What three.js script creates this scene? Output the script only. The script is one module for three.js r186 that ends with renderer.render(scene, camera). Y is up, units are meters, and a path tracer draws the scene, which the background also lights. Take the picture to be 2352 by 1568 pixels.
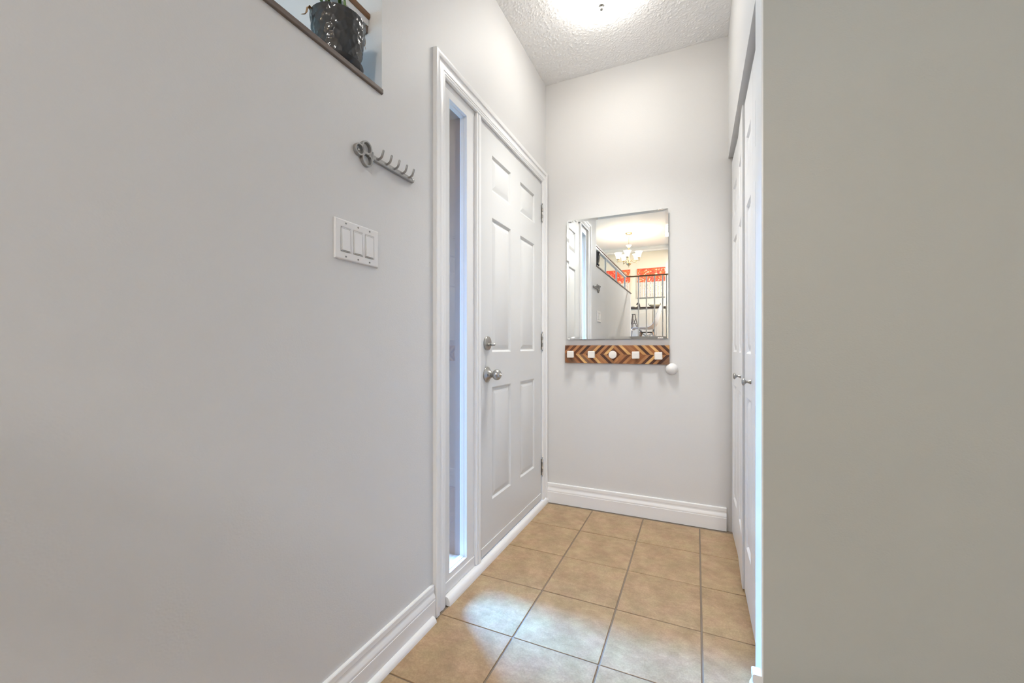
import * as THREE from 'three';
import { RoundedBoxGeometry } from 'three/addons/geometries/RoundedBoxGeometry.js';
import { mergeGeometries, toCreasedNormals, mergeVertices } from 'three/addons/utils/BufferGeometryUtils.js';
import { RectAreaLightUniformsLib } from 'three/addons/lights/RectAreaLightUniformsLib.js';
import { ImprovedNoise } from 'three/addons/math/ImprovedNoise.js';

// ---------------------------------------------------------------- camera, sky, lights, exposure
// x runs along the back wall, y up, z from the back wall towards the camera. The door wall is x = 0.
const FOCAL = 938.93, W = 2352, H = 1568;
const scene = new THREE.Scene();
const camera = new THREE.PerspectiveCamera(2 * Math.atan(H / 2 / FOCAL) * 180 / Math.PI, W / H, 0.02, 200);
camera.position.set(0.9134, 1.03, 2.5731);
camera.rotation.set(0, 0.423076, 0);
camera.setViewOffset(W, H, 0, -10.43, W, H);
camera.updateProjectionMatrix();
scene.add(camera);

const SKY = [0.42, 0.7, 1.0], SKY_POWER = 9;
scene.background = new THREE.Color().setRGB(SKY[0] * SKY_POWER, SKY[1] * SKY_POWER, SKY[2] * SKY_POWER);
// bright hazy daylight low over the street, cool against the lamps: it comes past the porch wall and through the sidelight
const sun = new THREE.DirectionalLight(new THREE.Color().setRGB(0.115, 0.395, 1.0), 72);
{ const az = 19 * Math.PI / 180, el = 34 * Math.PI / 180; sun.position.set(-20 * Math.cos(el) * Math.cos(az), 20 * Math.sin(el), -20 * Math.cos(el) * Math.sin(az)); }
sun.name = 'sun'; sun.castShadow = true; sun.shadow.radius = 66; sun.shadow.mapSize.set(2048, 2048);
Object.assign(sun.shadow.camera, { left: -9, right: 9, top: 9, bottom: -9, near: 1, far: 50 });
scene.add(sun, sun.target);
RectAreaLightUniformsLib.init();
const renderer = new THREE.WebGLRenderer({ antialias: true });
renderer.toneMapping = THREE.LinearToneMapping;
renderer.toneMappingExposure = 1.0;
renderer.shadowMap.enabled = true;
const FOYER_LAMP = { power: 7.1, glow: 17, color: [1.0, 0.98, 0.94] };
const FILL_LAMP = { wide: true, power: 505, glow: 4, color: [1.0, 0.992, 0.97] };  // added fill light for the walls, its fixture is out of view
const BULB = { power: 0.45, color: [1.0, 0.83, 0.58] };

// ---------------------------------------------------------------- helpers
const V = (x, y, z) => new THREE.Vector3(x, y, z);
function rng(seed) { let a = seed >>> 0; return () => { a = (a + 0x6d2b79f5) | 0; let t = Math.imul(a ^ (a >>> 15), 1 | a); t = (t + Math.imul(t ^ (t >>> 7), 61 | t)) ^ t; return ((t ^ (t >>> 14)) >>> 0) / 4294967296; }; }
const noise = new ImprovedNoise();
const fbm = (x, y, z, n = 4) => { let s = 0, a = 0.5, f = 1; for (let i = 0; i < n; i++) { s += a * noise.noise(x * f, y * f, z * f + i * 7.3); a *= 0.5; f *= 2.03; } return s; };
const clamp = (x, a = 0, b = 1) => Math.min(b, Math.max(a, x));
const used = {};
function numbered(name) { const n = used[name] = (used[name] ?? -1) + 1; return n ? `${name}_${String(n).padStart(3, '0')}` : name; }
function mesh(name, geo, mat, parent) {
  const m = new THREE.Mesh(Array.isArray(geo) ? merge(geo) : geo, mat);
  m.castShadow = m.receiveShadow = true;
  m.name = parent ? name : numbered(name);
  (parent ?? scene).add(m);
  return m;
}
function tag(o, label, category, group) { o.userData.label = label; o.userData.category = category; if (group) o.userData.group = group; return o; }
function struct(o, label) { o.userData.kind = 'structure'; if (label) o.userData.label = label; return o; }
function thing(name, label, category, pos = [0, 0, 0], ry = 0, group) {
  const g = new THREE.Group(); g.name = numbered(name); g.position.set(...pos); g.rotation.y = ry; scene.add(g);
  return tag(g, label, category, group);
}
function base(name, label) { const g = new THREE.Group(); g.name = numbered(name); scene.add(g); return struct(g, label); }
function copy(root, pos, ry, label) {
  const c = root.clone(); c.name = numbered(root.name.replace(/_\d{3}$/, '')); c.userData = { ...root.userData };
  c.position.set(...pos); c.rotation.y = ry; if (label) c.userData.label = label; scene.add(c); return c;
}
function merge(list) {
  return mergeGeometries(list.map((g) => { let h = g.index ? g.toNonIndexed() : g.clone(); for (const k of Object.keys(h.attributes)) if (!['position', 'normal', 'uv'].includes(k)) h.deleteAttribute(k); if (!h.attributes.uv) h.setAttribute('uv', new THREE.BufferAttribute(new Float32Array(h.attributes.position.count * 2), 2)); if (!h.attributes.normal) h.computeVertexNormals(); h.morphAttributes = {}; return h; }));
}
// a box given by its two corners, with uv in metres
function box(x0, y0, z0, x1, y1, z1) {
  const w = x1 - x0, h = y1 - y0, d = z1 - z0, g = new THREE.BoxGeometry(w, h, d), uv = g.attributes.uv;
  const size = [[d, h], [d, h], [w, d], [w, d], [w, h], [w, h]];
  for (let f = 0; f < 6; f++) for (let i = 0; i < 4; i++) uv.setXY(f * 4 + i, uv.getX(f * 4 + i) * size[f][0], uv.getY(f * 4 + i) * size[f][1]);
  return g.translate((x0 + x1) / 2, (y0 + y1) / 2, (z0 + z1) / 2);
}
function rbox(x0, y0, z0, x1, y1, z1, r = 0.003, seg = 2) {
  return new RoundedBoxGeometry(x1 - x0, y1 - y0, z1 - z0, seg, Math.min(r, (x1 - x0) / 2.01, (y1 - y0) / 2.01, (z1 - z0) / 2.01)).translate((x0 + x1) / 2, (y0 + y1) / 2, (z0 + z1) / 2);
}
function outward(g) {                                          // turns a closed surface right side out
  const p = g.attributes.position; let v = 0; const a = V(), b = V(), c = V();
  for (let i = 0; i < p.count; i += 3) { a.fromBufferAttribute(p, i); b.fromBufferAttribute(p, i + 1); c.fromBufferAttribute(p, i + 2); v += a.dot(b.cross(c)); }
  if (v < 0) for (let i = 0; i < p.count; i += 3) for (const k of ['position', 'uv']) { const t = g.attributes[k]; if (!t) continue; const n = t.itemSize, s = t.array; for (let j = 0; j < n; j++) { const q = s[(i + 1) * n + j]; s[(i + 1) * n + j] = s[(i + 2) * n + j]; s[(i + 2) * n + j] = q; } }
  return g;
}
// a moulding: profile [[across, out], ...] swept along points with mitred corners; N is the direction of "out"
function moulding(profile, pts, N, crease = 0.5) {
  const P = pts.map((p) => V(...p)), n = V(...N), out = [], uv = [], rings = [], closed = P.length > 2 && P[0].distanceTo(P[P.length - 1]) < 1e-6;
  let run = 0;
  for (let i = 0; i < P.length; i++) {
    const L = P.length - 1, d0 = i || closed ? P[i].clone().sub(P[i ? i - 1 : L - 1]).normalize() : null, d1 = i < L || closed ? P[i < L ? i + 1 : 1].clone().sub(P[i]).normalize() : null;
    const a = d0 ? n.clone().cross(d0) : null, b = d1 ? n.clone().cross(d1) : null;
    const m = a && b ? a.clone().add(b).divideScalar(1 + a.dot(b)) : (a ?? b);
    if (i) run += P[i].distanceTo(P[i - 1]);
    rings.push([profile.map(([s, t]) => P[i].clone().addScaledVector(m, s).addScaledVector(n, t)), run]);
  }
  const k = profile.length;
  for (let i = 0; i < rings.length - 1; i++) for (let j = 0; j < k; j++) {
    const A = rings[i][0][j], B = rings[i][0][(j + 1) % k], C = rings[i + 1][0][(j + 1) % k], D = rings[i + 1][0][j];
    for (const [q, u, v] of [[A, rings[i][1], j], [B, rings[i][1], j + 1], [C, rings[i + 1][1], j + 1], [A, rings[i][1], j], [C, rings[i + 1][1], j + 1], [D, rings[i + 1][1], j]]) { out.push(q.x, q.y, q.z); uv.push(u, v * 0.01); }
  }
  const tri = THREE.ShapeUtils.triangulateShape(profile.map(([s, t]) => new THREE.Vector2(s, t)), []);
  const cw = THREE.ShapeUtils.area(profile.map(([s, t]) => new THREE.Vector2(s, t))) < 0;
  if (!closed) for (const [r, flip] of [[rings[0][0], cw], [rings[rings.length - 1][0], !cw]]) for (const t of tri) for (const j of flip ? [t[0], t[2], t[1]] : t) { out.push(r[j].x, r[j].y, r[j].z); uv.push(0, 0); }
  const g = new THREE.BufferGeometry();
  g.setAttribute('position', new THREE.Float32BufferAttribute(out, 3)); g.setAttribute('uv', new THREE.Float32BufferAttribute(uv, 2));
  // sides and caps must wind alike: caps were given the sense of a profile run counter-clockwise
  outward(g); g.computeVertexNormals();
  return toCreasedNormals(g, crease);
}
function lathe(pts, seg = 40) { return new THREE.LatheGeometry(pts.map(([r, y]) => new THREE.Vector2(Math.max(r, 1e-5), y)), seg); }
const towardsX = (g) => g.rotateZ(-Math.PI / 2);               // a lathe whose axis points out of the door wall
const towardsZ = (g) => g.rotateX(Math.PI / 2);                // ... out of the back wall
function tube(pts, r, seg = 24, rad = 8) {
  const c = new THREE.CatmullRomCurve3(pts.map((p) => V(...p))), g = new THREE.TubeGeometry(c, seg, r, rad, false);
  const ends = [[0, -1], [1, 1]].map(([t, s]) => { const p = c.getPoint(t), e = new THREE.SphereGeometry(r, rad, 6); return e.translate(p.x, p.y, p.z); });
  return merge([g, ...ends]);
}
function rod(a, b, r0, r1 = r0, seg = 12) {
  const A = V(...a), B = V(...b), L = A.distanceTo(B), g = new THREE.CylinderGeometry(r1, r0, L, seg);
  g.applyQuaternion(new THREE.Quaternion().setFromUnitVectors(V(0, 1, 0), B.clone().sub(A).normalize()));
  return g.translate((A.x + B.x) / 2, (A.y + B.y) / 2, (A.z + B.z) / 2);
}
function prism(poly, z0, z1, bevel = 0) {                      // polygon in x, y pushed out along z
  const s = new THREE.Shape(poly.map(([x, y]) => new THREE.Vector2(x, y)));
  return new THREE.ExtrudeGeometry(s, { depth: z1 - z0 - (bevel ? bevel : 0), bevelEnabled: bevel > 0, bevelSize: bevel, bevelThickness: bevel, bevelSegments: 1, bevelOffset: -bevel, steps: 1 }).translate(0, 0, z0);
}
// a quad grid through f(u, v), closed as a sheet of the given thickness
function sheet(f, nu, nv, th) {
  const pos = [], idx = [], top = [], N = (nu + 1) * (nv + 1);
  for (let j = 0; j <= nv; j++) for (let i = 0; i <= nu; i++) top.push(f(i / nu, j / nv));
  const nor = top.map((p, k) => { const i = k % (nu + 1), j = (k / (nu + 1)) | 0, at = (a, b) => top[clamp(b, 0, nv) * (nu + 1) + clamp(a, 0, nu)]; return at(i + 1, j).clone().sub(at(i - 1, j)).cross(at(i, j + 1).clone().sub(at(i, j - 1))).normalize(); });
  for (const s of [0.5, -0.5]) top.forEach((p, k) => { const q = p.clone().addScaledVector(nor[k], s * th); pos.push(q.x, q.y, q.z); });
  const quad = (a, b, c, d) => idx.push(a, b, c, a, c, d);
  for (let j = 0; j < nv; j++) for (let i = 0; i < nu; i++) { const a = j * (nu + 1) + i, b = a + 1, c = b + nu + 1, d = a + nu + 1; quad(a, b, c, d); quad(N + d, N + c, N + b, N + a); }
  for (let i = 0; i < nu; i++) { quad(i + 1, i, N + i, N + i + 1); const a = nv * (nu + 1) + i; quad(a, a + 1, N + a + 1, N + a); }
  for (let j = 0; j < nv; j++) { const a = j * (nu + 1), b = a + nu + 1; quad(a, b, N + b, N + a); const c = a + nu, d = c + nu + 1; quad(d, c, N + c, N + d); }
  const g = new THREE.BufferGeometry(); g.setAttribute('position', new THREE.Float32BufferAttribute(pos, 3)); g.setIndex(idx);
  const h = g.toNonIndexed(); h.computeVertexNormals(); return toCreasedNormals(h, 0.9);
}

// ---------------------------------------------------------------- textures and materials
function colourMap(w, h, fn, srgb = true) {
  const d = new Uint8Array(w * h * 4);
  for (let y = 0; y < h; y++) for (let x = 0; x < w; x++) { const c = fn(x / w, y / h, x, y), i = (y * w + x) * 4; d[i] = clamp(c[0], 0, 255); d[i + 1] = clamp(c[1], 0, 255); d[i + 2] = clamp(c[2], 0, 255); d[i + 3] = 255; }
  const t = new THREE.DataTexture(d, w, h); t.magFilter = THREE.LinearFilter; t.minFilter = THREE.LinearMipmapLinearFilter; t.generateMipmaps = true; t.wrapS = t.wrapT = THREE.RepeatWrapping; if (srgb) t.colorSpace = THREE.SRGBColorSpace; t.needsUpdate = true; return t;
}
const lin = (r, g, b) => new THREE.Color().setRGB(r, g, b);
const std = (o) => new THREE.MeshStandardMaterial(o);
// soft roller stipple, seamless
const stipple = (() => {
  const n = 256, r = rng(11), a = new Float32Array(n * n); for (let i = 0; i < n * n; i++) a[i] = r();
  const blur = (s, k) => { const o = new Float32Array(n * n); for (let y = 0; y < n; y++) for (let x = 0; x < n; x++) { let t = 0; for (let j = -k; j <= k; j++) for (let i = -k; i <= k; i++) t += s[((y + j + n) % n) * n + (x + i + n) % n]; o[y * n + x] = t / (2 * k + 1) ** 2; } return o; };
  const f = blur(blur(a, 2), 1); let lo = 1, hi = 0; for (const v of f) { lo = Math.min(lo, v); hi = Math.max(hi, v); }
  const t = colourMap(n, n, (u, v, x, y) => { const g = 255 * (f[y * n + x] - lo) / (hi - lo); return [g, g, g]; }, false); t.repeat.set(6, 6); return t;
})();
const M = {};
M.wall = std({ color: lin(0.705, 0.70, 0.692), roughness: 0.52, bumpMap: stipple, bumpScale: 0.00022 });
M.stub = std({ color: lin(0.475, 0.482, 0.445), roughness: 0.5, bumpMap: stipple, bumpScale: 0.00022 });  // greenish wall paint, darkened so the colour carries the shade on this face
M.ceiling = std({ color: lin(0.88, 0.875, 0.87), roughness: 0.95 });
M.trim = std({ color: lin(0.86, 0.86, 0.86), roughness: 0.32 });
M.door = std({ color: lin(0.70, 0.705, 0.70), roughness: 0.33 });
M.vinyl = std({ color: lin(0.80, 0.80, 0.80), roughness: 0.28 });
M.closet = std({ color: lin(0.86, 0.86, 0.86), roughness: 0.3 });
M.plastic = std({ color: lin(0.80, 0.79, 0.785), roughness: 0.3 });
M.nickel = std({ color: lin(0.43, 0.42, 0.40), roughness: 0.3, metalness: 1 });
M.nickelDark = std({ color: lin(0.05, 0.05, 0.05), roughness: 0.5 });
M.chrome = std({ color: lin(0.8, 0.8, 0.8), roughness: 0.12, metalness: 1 });
M.pewter = std({ color: lin(0.36, 0.355, 0.35), roughness: 0.42, metalness: 0.75 });
M.mirror = std({ color: lin(0.93, 0.945, 0.935), roughness: 0.0, metalness: 1 });
M.glassEdge = std({ color: lin(0.45, 0.56, 0.52), roughness: 0.15 });
M.pane = new THREE.MeshPhysicalMaterial({ color: lin(1, 1, 1), transmission: 1, thickness: 0, roughness: 0.0, ior: 1.52 });
M.grout = std({ color: lin(0.25, 0.195, 0.145), roughness: 0.95 });
M.glaze = std({ color: lin(0.045, 0.045, 0.047), roughness: 0.12 });
M.saucer = std({ color: lin(0.022, 0.022, 0.024), roughness: 0.22 });
M.soil = std({ color: lin(0.05, 0.032, 0.02), roughness: 1 });
M.leaf = new THREE.MeshPhysicalMaterial({ color: lin(0.10, 0.19, 0.045), roughness: 0.5, transmission: 0.0 });
M.dryLeaf = std({ color: lin(0.28, 0.14, 0.05), roughness: 0.8 });
M.peg = std({ color: lin(0.84, 0.80, 0.75), roughness: 0.4 });
M.capWood = std({ color: lin(0.15, 0.115, 0.095), roughness: 0.5 });
M.railWood = std({ color: lin(0.23, 0.11, 0.04), roughness: 0.35 });
M.porch = std({ color: lin(0.12, 0.12, 0.125), roughness: 0.8 });
M.siding = std({ color: lin(0.3, 0.3, 0.3), roughness: 0.7 });
M.outerFrame = std({ color: lin(0.32, 0.15, 0.085), roughness: 0.5 });
M.concrete = std({ color: lin(0.2, 0.2, 0.2), roughness: 0.9 });
M.lawn = std({ color: lin(0.09, 0.13, 0.05), roughness: 1 });
M.diningWall = std({ color: lin(0.72, 0.66, 0.55), roughness: 0.6 });
M.oak = std({ color: lin(0.30, 0.17, 0.08), roughness: 0.4 });
M.darkTop = std({ color: lin(0.035, 0.022, 0.016), roughness: 0.3 });
M.shell = std({ color: lin(0.62, 0.63, 0.65), roughness: 0.35 });
M.legWood = std({ color: lin(0.33, 0.19, 0.10), roughness: 0.45 });
M.wire = std({ color: lin(0.02, 0.02, 0.02), roughness: 0.4, metalness: 0.5 });
M.cream = std({ color: lin(0.50, 0.46, 0.40), roughness: 0.45 });
M.brass = std({ color: lin(0.62, 0.50, 0.32), roughness: 0.3, metalness: 1 });
M.bronze = std({ color: lin(0.03, 0.022, 0.018), roughness: 0.35, metalness: 0.4 });
M.bowl = std({ color: lin(0.62, 0.52, 0.36), roughness: 0.4 });
const lampGlass = (glow) => std({ color: lin(0.9, 0.9, 0.88), roughness: 0.3, emissive: lin(1, 0.965, 0.9), emissiveIntensity: glow });
M.shadeGlass = std({ color: lin(0.9, 0.86, 0.78), roughness: 0.35, emissive: lin(1, 0.86, 0.62), emissiveIntensity: 1.5 });

// stone-look ceramic: four prints
const tileMaterials = [0, 1, 2, 3].map((k) => {
  const r = rng(50 + k), specks = [];
  for (let i = 0; i < 60; i++) specks.push([r(), r(), 0.002 + 0.006 * r(), r() * 6.3]);
  const map = colourMap(320, 320, (u, v) => {
    const a = fbm(u * 3.2 + k * 9.1, v * 3.2, 1.7 + k, 5), b = fbm(u * 9 + k * 3.3, v * 9, 8.2 + k, 4), c = fbm(u * 60, v * 60, k * 2.2, 2), w = fbm(u * 5 + 2 * a, v * 18 + 2 * b, 20 + k, 3);
    let t = 0.52 + 0.5 * a + 0.3 * b + 0.42 * c + 0.3 * w;
    t = clamp(t);
    const dark = [143, 118, 86], light = [194, 168, 130], rosy = clamp(0.5 + fbm(u * 4 + 30, v * 4 + k * 5, 3, 3) * 1.6);
    return [dark[0] + (light[0] - dark[0]) * t + 4 * rosy, dark[1] + (light[1] - dark[1]) * t - 2 * rosy + 1, dark[2] + (light[2] - dark[2]) * t + 2 * rosy];
  });
  const bump = colourMap(256, 256, (u, v) => { const g = 128 + 110 * (fbm(u * 22, v * 22, k + 4, 4) + 0.6 * fbm(u * 5, v * 5, k, 2)); return [g, g, g]; }, false);
  return std({ map, roughness: 0.42, bumpMap: bump, bumpScale: 0.0009 });
});
// wood strips: brown tones, each with its own grain
const stripTones = [[74, 42, 27], [104, 60, 34], [146, 92, 52], [176, 122, 76], [198, 148, 92], [214, 168, 108], [128, 92, 66], [160, 106, 66]];
const stripMaterials = stripTones.map((c, k) => std({
  roughness: 0.45, map: colourMap(96, 96, (u, v) => { const g = fbm(u * 3 + k * 4, v * 38, k, 3) * 0.55 + fbm(u * 2, v * 5, k + 9, 2) * 0.5; const s = 1 + g * 0.42; return [c[0] * s, c[1] * s, c[2] * s]; }),
}));

// ---------------------------------------------------------------- the setting: floor
const T = 0.30504, TX = 0.3218 - T, TZ = 0.337 - T;
{
  const floor = base('floor');
  mesh('grout_bed', box(-0.13, -0.2, -0.13, 2.6, -0.003, 3.95), M.grout, floor);
  const gx = 0.0065, gz = 0.0045, r = rng(5);
  const tileGeo = (w, d) => { const g = new RoundedBoxGeometry(w, 0.012, d, 1, 0.0018); const p = g.attributes.position, uv = new Float32Array(p.count * 2); for (let i = 0; i < p.count; i++) { uv[2 * i] = p.getX(i) / T + 0.5; uv[2 * i + 1] = p.getZ(i) / T + 0.5; } g.setAttribute('uv', new THREE.BufferAttribute(uv, 2)); return g; };
  const whole = tileGeo(T - gx, T - gz), rest = [];
  for (let j = 0; j < 13; j++) for (let i = -1; i < 9; i++) {
    const x0 = TX + i * T, z0 = TZ + j * T, seen = i >= 0 && i <= 3 && j <= 6;
    if (i < 0) continue;
    if (x0 > 1.2 && z0 < 1.2) { if (x0 > 1.6) continue; }
    const lift = (r() - 0.5) * 0.0008, turn = Math.floor(r() * 4), k = Math.floor(r() * 4);
    if (x0 + T > 2.6 || z0 + T > 3.96) continue;
    if (seen) { const t = mesh('tile', whole, tileMaterials[k], floor); t.position.set(x0 + T / 2, -0.006 + lift, z0 + T / 2); t.rotation.y = turn % 2 ? Math.PI : 0; } else rest.push(whole.clone().translate(x0 + T / 2, -0.006, z0 + T / 2));
  }
  const m = mesh('tile', rest, tileMaterials[0], floor); m.userData.kind = 'stuff';
}

// ---------------------------------------------------------------- walls
const CEIL = 2.76, UP = 3.08, DF = 0.9, END = 3.95, CAP = 1.845;
// door wall: openings for the door unit, the upper part open above the half wall
{
  const s = new THREE.Shape([[-0.13, -0.15], [0.0, -0.15], [0.0, 2.095], [1.205, 2.095], [1.205, -0.15], [END, -0.15], [END, CAP - 0.016], [1.555, CAP - 0.016], [1.555, UP], [-0.13, UP]].map(([a, b]) => new THREE.Vector2(a, b)));
  const g = new THREE.ExtrudeGeometry(s, { depth: 0.13, bevelEnabled: false }).rotateY(-Math.PI / 2);
  struct(mesh('wall_left', g, M.wall));
}
struct(mesh('wall_back', box(0, -0.15, -0.13, 1.85, UP, 0), M.wall));
// closet: header above the doors, stub wall that ends the closet, back
const CX = 1.077, HEAD = 2.076, SZ0 = 1.146, SZ1 = 1.272;
struct(mesh('wall_right', [box(CX, HEAD, 0, CX + 0.10, CEIL, SZ0), box(1.75, -0.15, 0, 1.85, CEIL, SZ0)], M.wall), 'closet header wall above the white bifold doors');
const stub = base('wall_front');
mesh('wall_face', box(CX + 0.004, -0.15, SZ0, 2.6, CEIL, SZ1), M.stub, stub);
mesh('end_strip', box(CX, 0, SZ0, CX + 0.006, CEIL, SZ1 - 0.0005), M.trim, stub);
struct(mesh('wall_hall', [box(2.6, -0.2, SZ0, 2.72, UP + 0.1, 6.3)], M.wall));
// popcorn ceiling over the entry, flat ceiling over the rooms
{
  const cell = 0.0029, X1 = CX, Z1 = 1.2, nx = Math.round(X1 / cell), nz = Math.round(Z1 / cell), h = new Float32Array((nx + 1) * (nz + 1)), r = rng(77);
  for (let k = 0; k < 24000; k++) {
    const cx = r() * X1, cz = r() * Z1, R = 0.0026 + 0.0042 * r() * r(), A = 0.0006 + 0.0030 * r() * r() * (R / 0.005), st = 1 + r() * 0.9, an = r() * 3.14, ca = Math.cos(an), sa = Math.sin(an);
    for (let j = Math.max(0, Math.floor((cz - 2 * R) / cell)); j <= Math.min(nz, Math.ceil((cz + 2 * R) / cell)); j++) for (let i = Math.max(0, Math.floor((cx - 2 * R) / cell)); i <= Math.min(nx, Math.ceil((cx + 2 * R) / cell)); i++) {
      const dx = i * cell - cx, dz = j * cell - cz, u = (dx * ca + dz * sa) / st, w = -dx * sa + dz * ca, d2 = (u * u + w * w) / (R * R);
      if (d2 < 1) { const v = A * (1 - d2) ** 0.8; const q = j * (nx + 1) + i; h[q] = Math.max(h[q], v) + 0.25 * Math.min(h[q], v); }
    }
  }
  const pos = [], uv = [], idx = [];
  for (let j = 0; j <= nz; j++) for (let i = 0; i <= nx; i++) { pos.push(i * X1 / nx, CEIL - Math.min(0.007, h[j * (nx + 1) + i]), j * Z1 / nz); uv.push(i * cell, j * cell); }
  for (let j = 0; j < nz; j++) for (let i = 0; i < nx; i++) { const a = j * (nx + 1) + i, b = a + 1, c = b + nx + 1, d = a + nx + 1; idx.push(a, b, c, a, c, d); }
  const g = new THREE.BufferGeometry(); g.setAttribute('position', new THREE.Float32BufferAttribute(pos, 3)); g.setAttribute('uv', new THREE.Float32BufferAttribute(uv, 2)); g.setIndex(idx); g.computeVertexNormals();
  const ceil = base('ceiling');
  mesh('popcorn_texture', g, M.ceiling, ceil);
  mesh('ceiling_slab', [box(0, CEIL + 0.0005, -0.13, 2.72, UP + 0.1, 1.2), box(0, CEIL - 0.003, 1.2, 2.72, UP + 0.1, 2.0)], M.ceiling, ceil);
  mesh('room_ceiling', [box(-3.72, UP, 2.0, 2.72, UP + 0.1, 6.42), box(-3.72, UP, 1.43, 0, UP + 0.1, 2.0)], M.ceiling, ceil);
}
// upper level: floor, walls and a window towards the street
struct(mesh('floor_upper', [box(-3.6, DF - 0.02, 1.555, -0.13, DF, END), box(-3.6, DF - 0.02, END, 2.6, DF, 6.3)], M.oak));
struct(mesh('wall_landing', [box(-3.6, DF - 0.2, 1.555, -0.13, DF - 0.02, END), box(-3.6, DF - 0.2, END + 0.1, 2.6, DF - 0.02, 6.3), box(-0.13, -0.15, END, 2.6, DF - 0.02, END + 0.1)], M.wall));
struct(mesh('wall_dining', box(-3.72, DF - 0.2, 6.3, 2.72, UP + 0.1, 6.42), M.diningWall));
struct(mesh('wall_porch', box(-3.6, -0.2, 1.43, -0.13, UP + 0.1, 1.555), M.wall));
{
  const s = new THREE.Shape([[1.43, -0.2], [6.3, -0.2], [6.3, UP], [1.43, UP]].map(([a, b]) => new THREE.Vector2(a, b)));
  s.holes.push(new THREE.Path([[1.9, 1.3], [4.7, 1.3], [4.7, 2.85], [1.9, 2.85]].map(([a, b]) => new THREE.Vector2(a, b))));
  struct(mesh('wall_street', new THREE.ExtrudeGeometry(s, { depth: 0.12, bevelEnabled: false }).rotateY(-Math.PI / 2).translate(-3.6, 0, 0), M.wall));
  const w = base('window_2');
  mesh('window_frame', [box(-3.7, 1.3, 1.9, -3.62, 1.36, 4.7), box(-3.7, 2.79, 1.9, -3.62, 2.85, 4.7), box(-3.7, 1.36, 1.9, -3.62, 2.79, 1.96), box(-3.7, 1.36, 4.64, -3.62, 2.79, 4.7), box(-3.7, 1.36, 3.27, -3.62, 2.79, 3.33)], M.vinyl, w);
  mesh('pane', box(-3.67, 1.36, 1.96, -3.669, 2.79, 3.27), M.pane, w); mesh('pane', box(-3.67, 1.36, 3.33, -3.669, 2.79, 4.64), M.pane, w);
}
{ // crown moulding along the dining wall
  const p = [[0, 0], [0, 0.10], [0.012, 0.10], [0.022, 0.085], [0.05, 0.055], [0.075, 0.03], [0.095, 0.02], [0.105, 0.012], [0.105, 0]];
  struct(mesh('trim_5', moulding(p.map(([a, b]) => [a, b]), [[2.6, UP - 0.105, 6.3], [-3.6, UP - 0.105, 6.3]], [0, 0, -1]), M.trim));
}

// ---------------------------------------------------------------- baseboards and shoe mouldings
const BB = [[0, 0], [0, 0.015], [0.071, 0.015], [0.0725, 0.0138], [0.074, 0.0138], [0.078, 0.0145], [0.084, 0.014], [0.089, 0.012], [0.094, 0.0095], [0.100, 0.0082], [0.106, 0.0085], [0.108, 0.0098], [0.124, 0.0098], [0.127, 0.008], [0.128, 0.005], [0.128, 0]];
const SHOE = (() => { const p = [[0, 0], [0, 0.018]]; for (let i = 1; i < 6; i++) { const a = i / 6 * Math.PI / 2; p.push([0.021 * Math.sin(a), 0.018 * Math.cos(a)]); } p.push([0.021, 0]); return p; })();
// "across" must point up: N x direction = up
struct(mesh('baseboard_back', moulding(BB, [[1.068, 0, 0], [0.014, 0, 0]].reverse(), [0, 0, 1]), M.trim));
{
  const b = base('baseboard_left');
  mesh('board', moulding(BB, [[0, 0, END], [0, 0, 1.281]], [1, 0, 0]), M.trim, b);
  mesh('shoe', moulding(SHOE.map(([a, c]) => [a, c + 0.015]), [[0, 0, END], [0, 0, 1.30]], [1, 0, 0]), M.trim, b);
}
{
  const q = BB.map(([a, b]) => [a, b ? b + 0.012 : 0]);
  struct(mesh('baseboard_closet', moulding(q, [[CX, 0, 1.243], [CX, 0, 1.276]], [-1, 0, 0]), M.trim));
}

// ---------------------------------------------------------------- door unit: casing, sill, sidelight, door
const CASE = [[0, 0], [0, 0.0155], [0.0025, 0.018], [0.019, 0.018], [0.0225, 0.0165], [0.0235, 0.0135], [0.028, 0.0112], [0.036, 0.0102], [0.043, 0.0112], [0.048, 0.0128], [0.055, 0.0128], [0.0565, 0.0105], [0.058, 0.0115], [0.064, 0.0115], [0.0655, 0.0095], [0.067, 0.0102], [0.073, 0.0088], [0.075, 0.006], [0.075, 0]];
{
  const path = [[0, 0, 0.006], [0, 2.168, 0.006], [0, 2.168, 1.278], [0, 0, 1.278]];
  struct(mesh('trim_1', moulding(CASE, path, [1, 0, 0]), M.trim));
}
{ // rounded white strip along the foot of the whole unit
  const p = [[0, 0], [0, 0.027]]; for (let i = 1; i < 8; i++) { const a = i / 8 * Math.PI / 2; p.push([0.034 * Math.sin(a), 0.009 + 0.018 * Math.cos(a)]); } p.push([0.034, 0]);
  struct(mesh('trim_2', moulding(p, [[0, 0, 1.2], [0, 0, 0.012]], [1, 0, 0]), M.trim));
}
struct(mesh('trim_3', [box(-0.13, -0.05, 0, -0.0005, 0.036, 1.205)], M.vinyl));
{ // jambs round the openings and the mullion between sidelight and door
  const j = base('trim_4');
  mesh('head_jamb', box(-0.125, 2.075, 0.0815, -0.006, 2.095, 1.2049), M.trim, j);
  mesh('hinge_jamb', box(-0.125, 0.036, 0.0005, -0.001, 2.095, 0.0815), M.trim, j);
  mesh('mullion', [box(-0.125, 0.036, 0.9035, -0.002, 2.075, 0.950), rbox(-0.004, 0.036, 0.906, 0.007, 2.088, 0.916, 0.002), rbox(-0.004, 0.036, 0.917, 0.011, 2.088, 0.934, 0.003), rbox(-0.004, 0.036, 0.935, 0.008, 2.088, 0.9495, 0.002)], M.trim, j);
}
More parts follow.
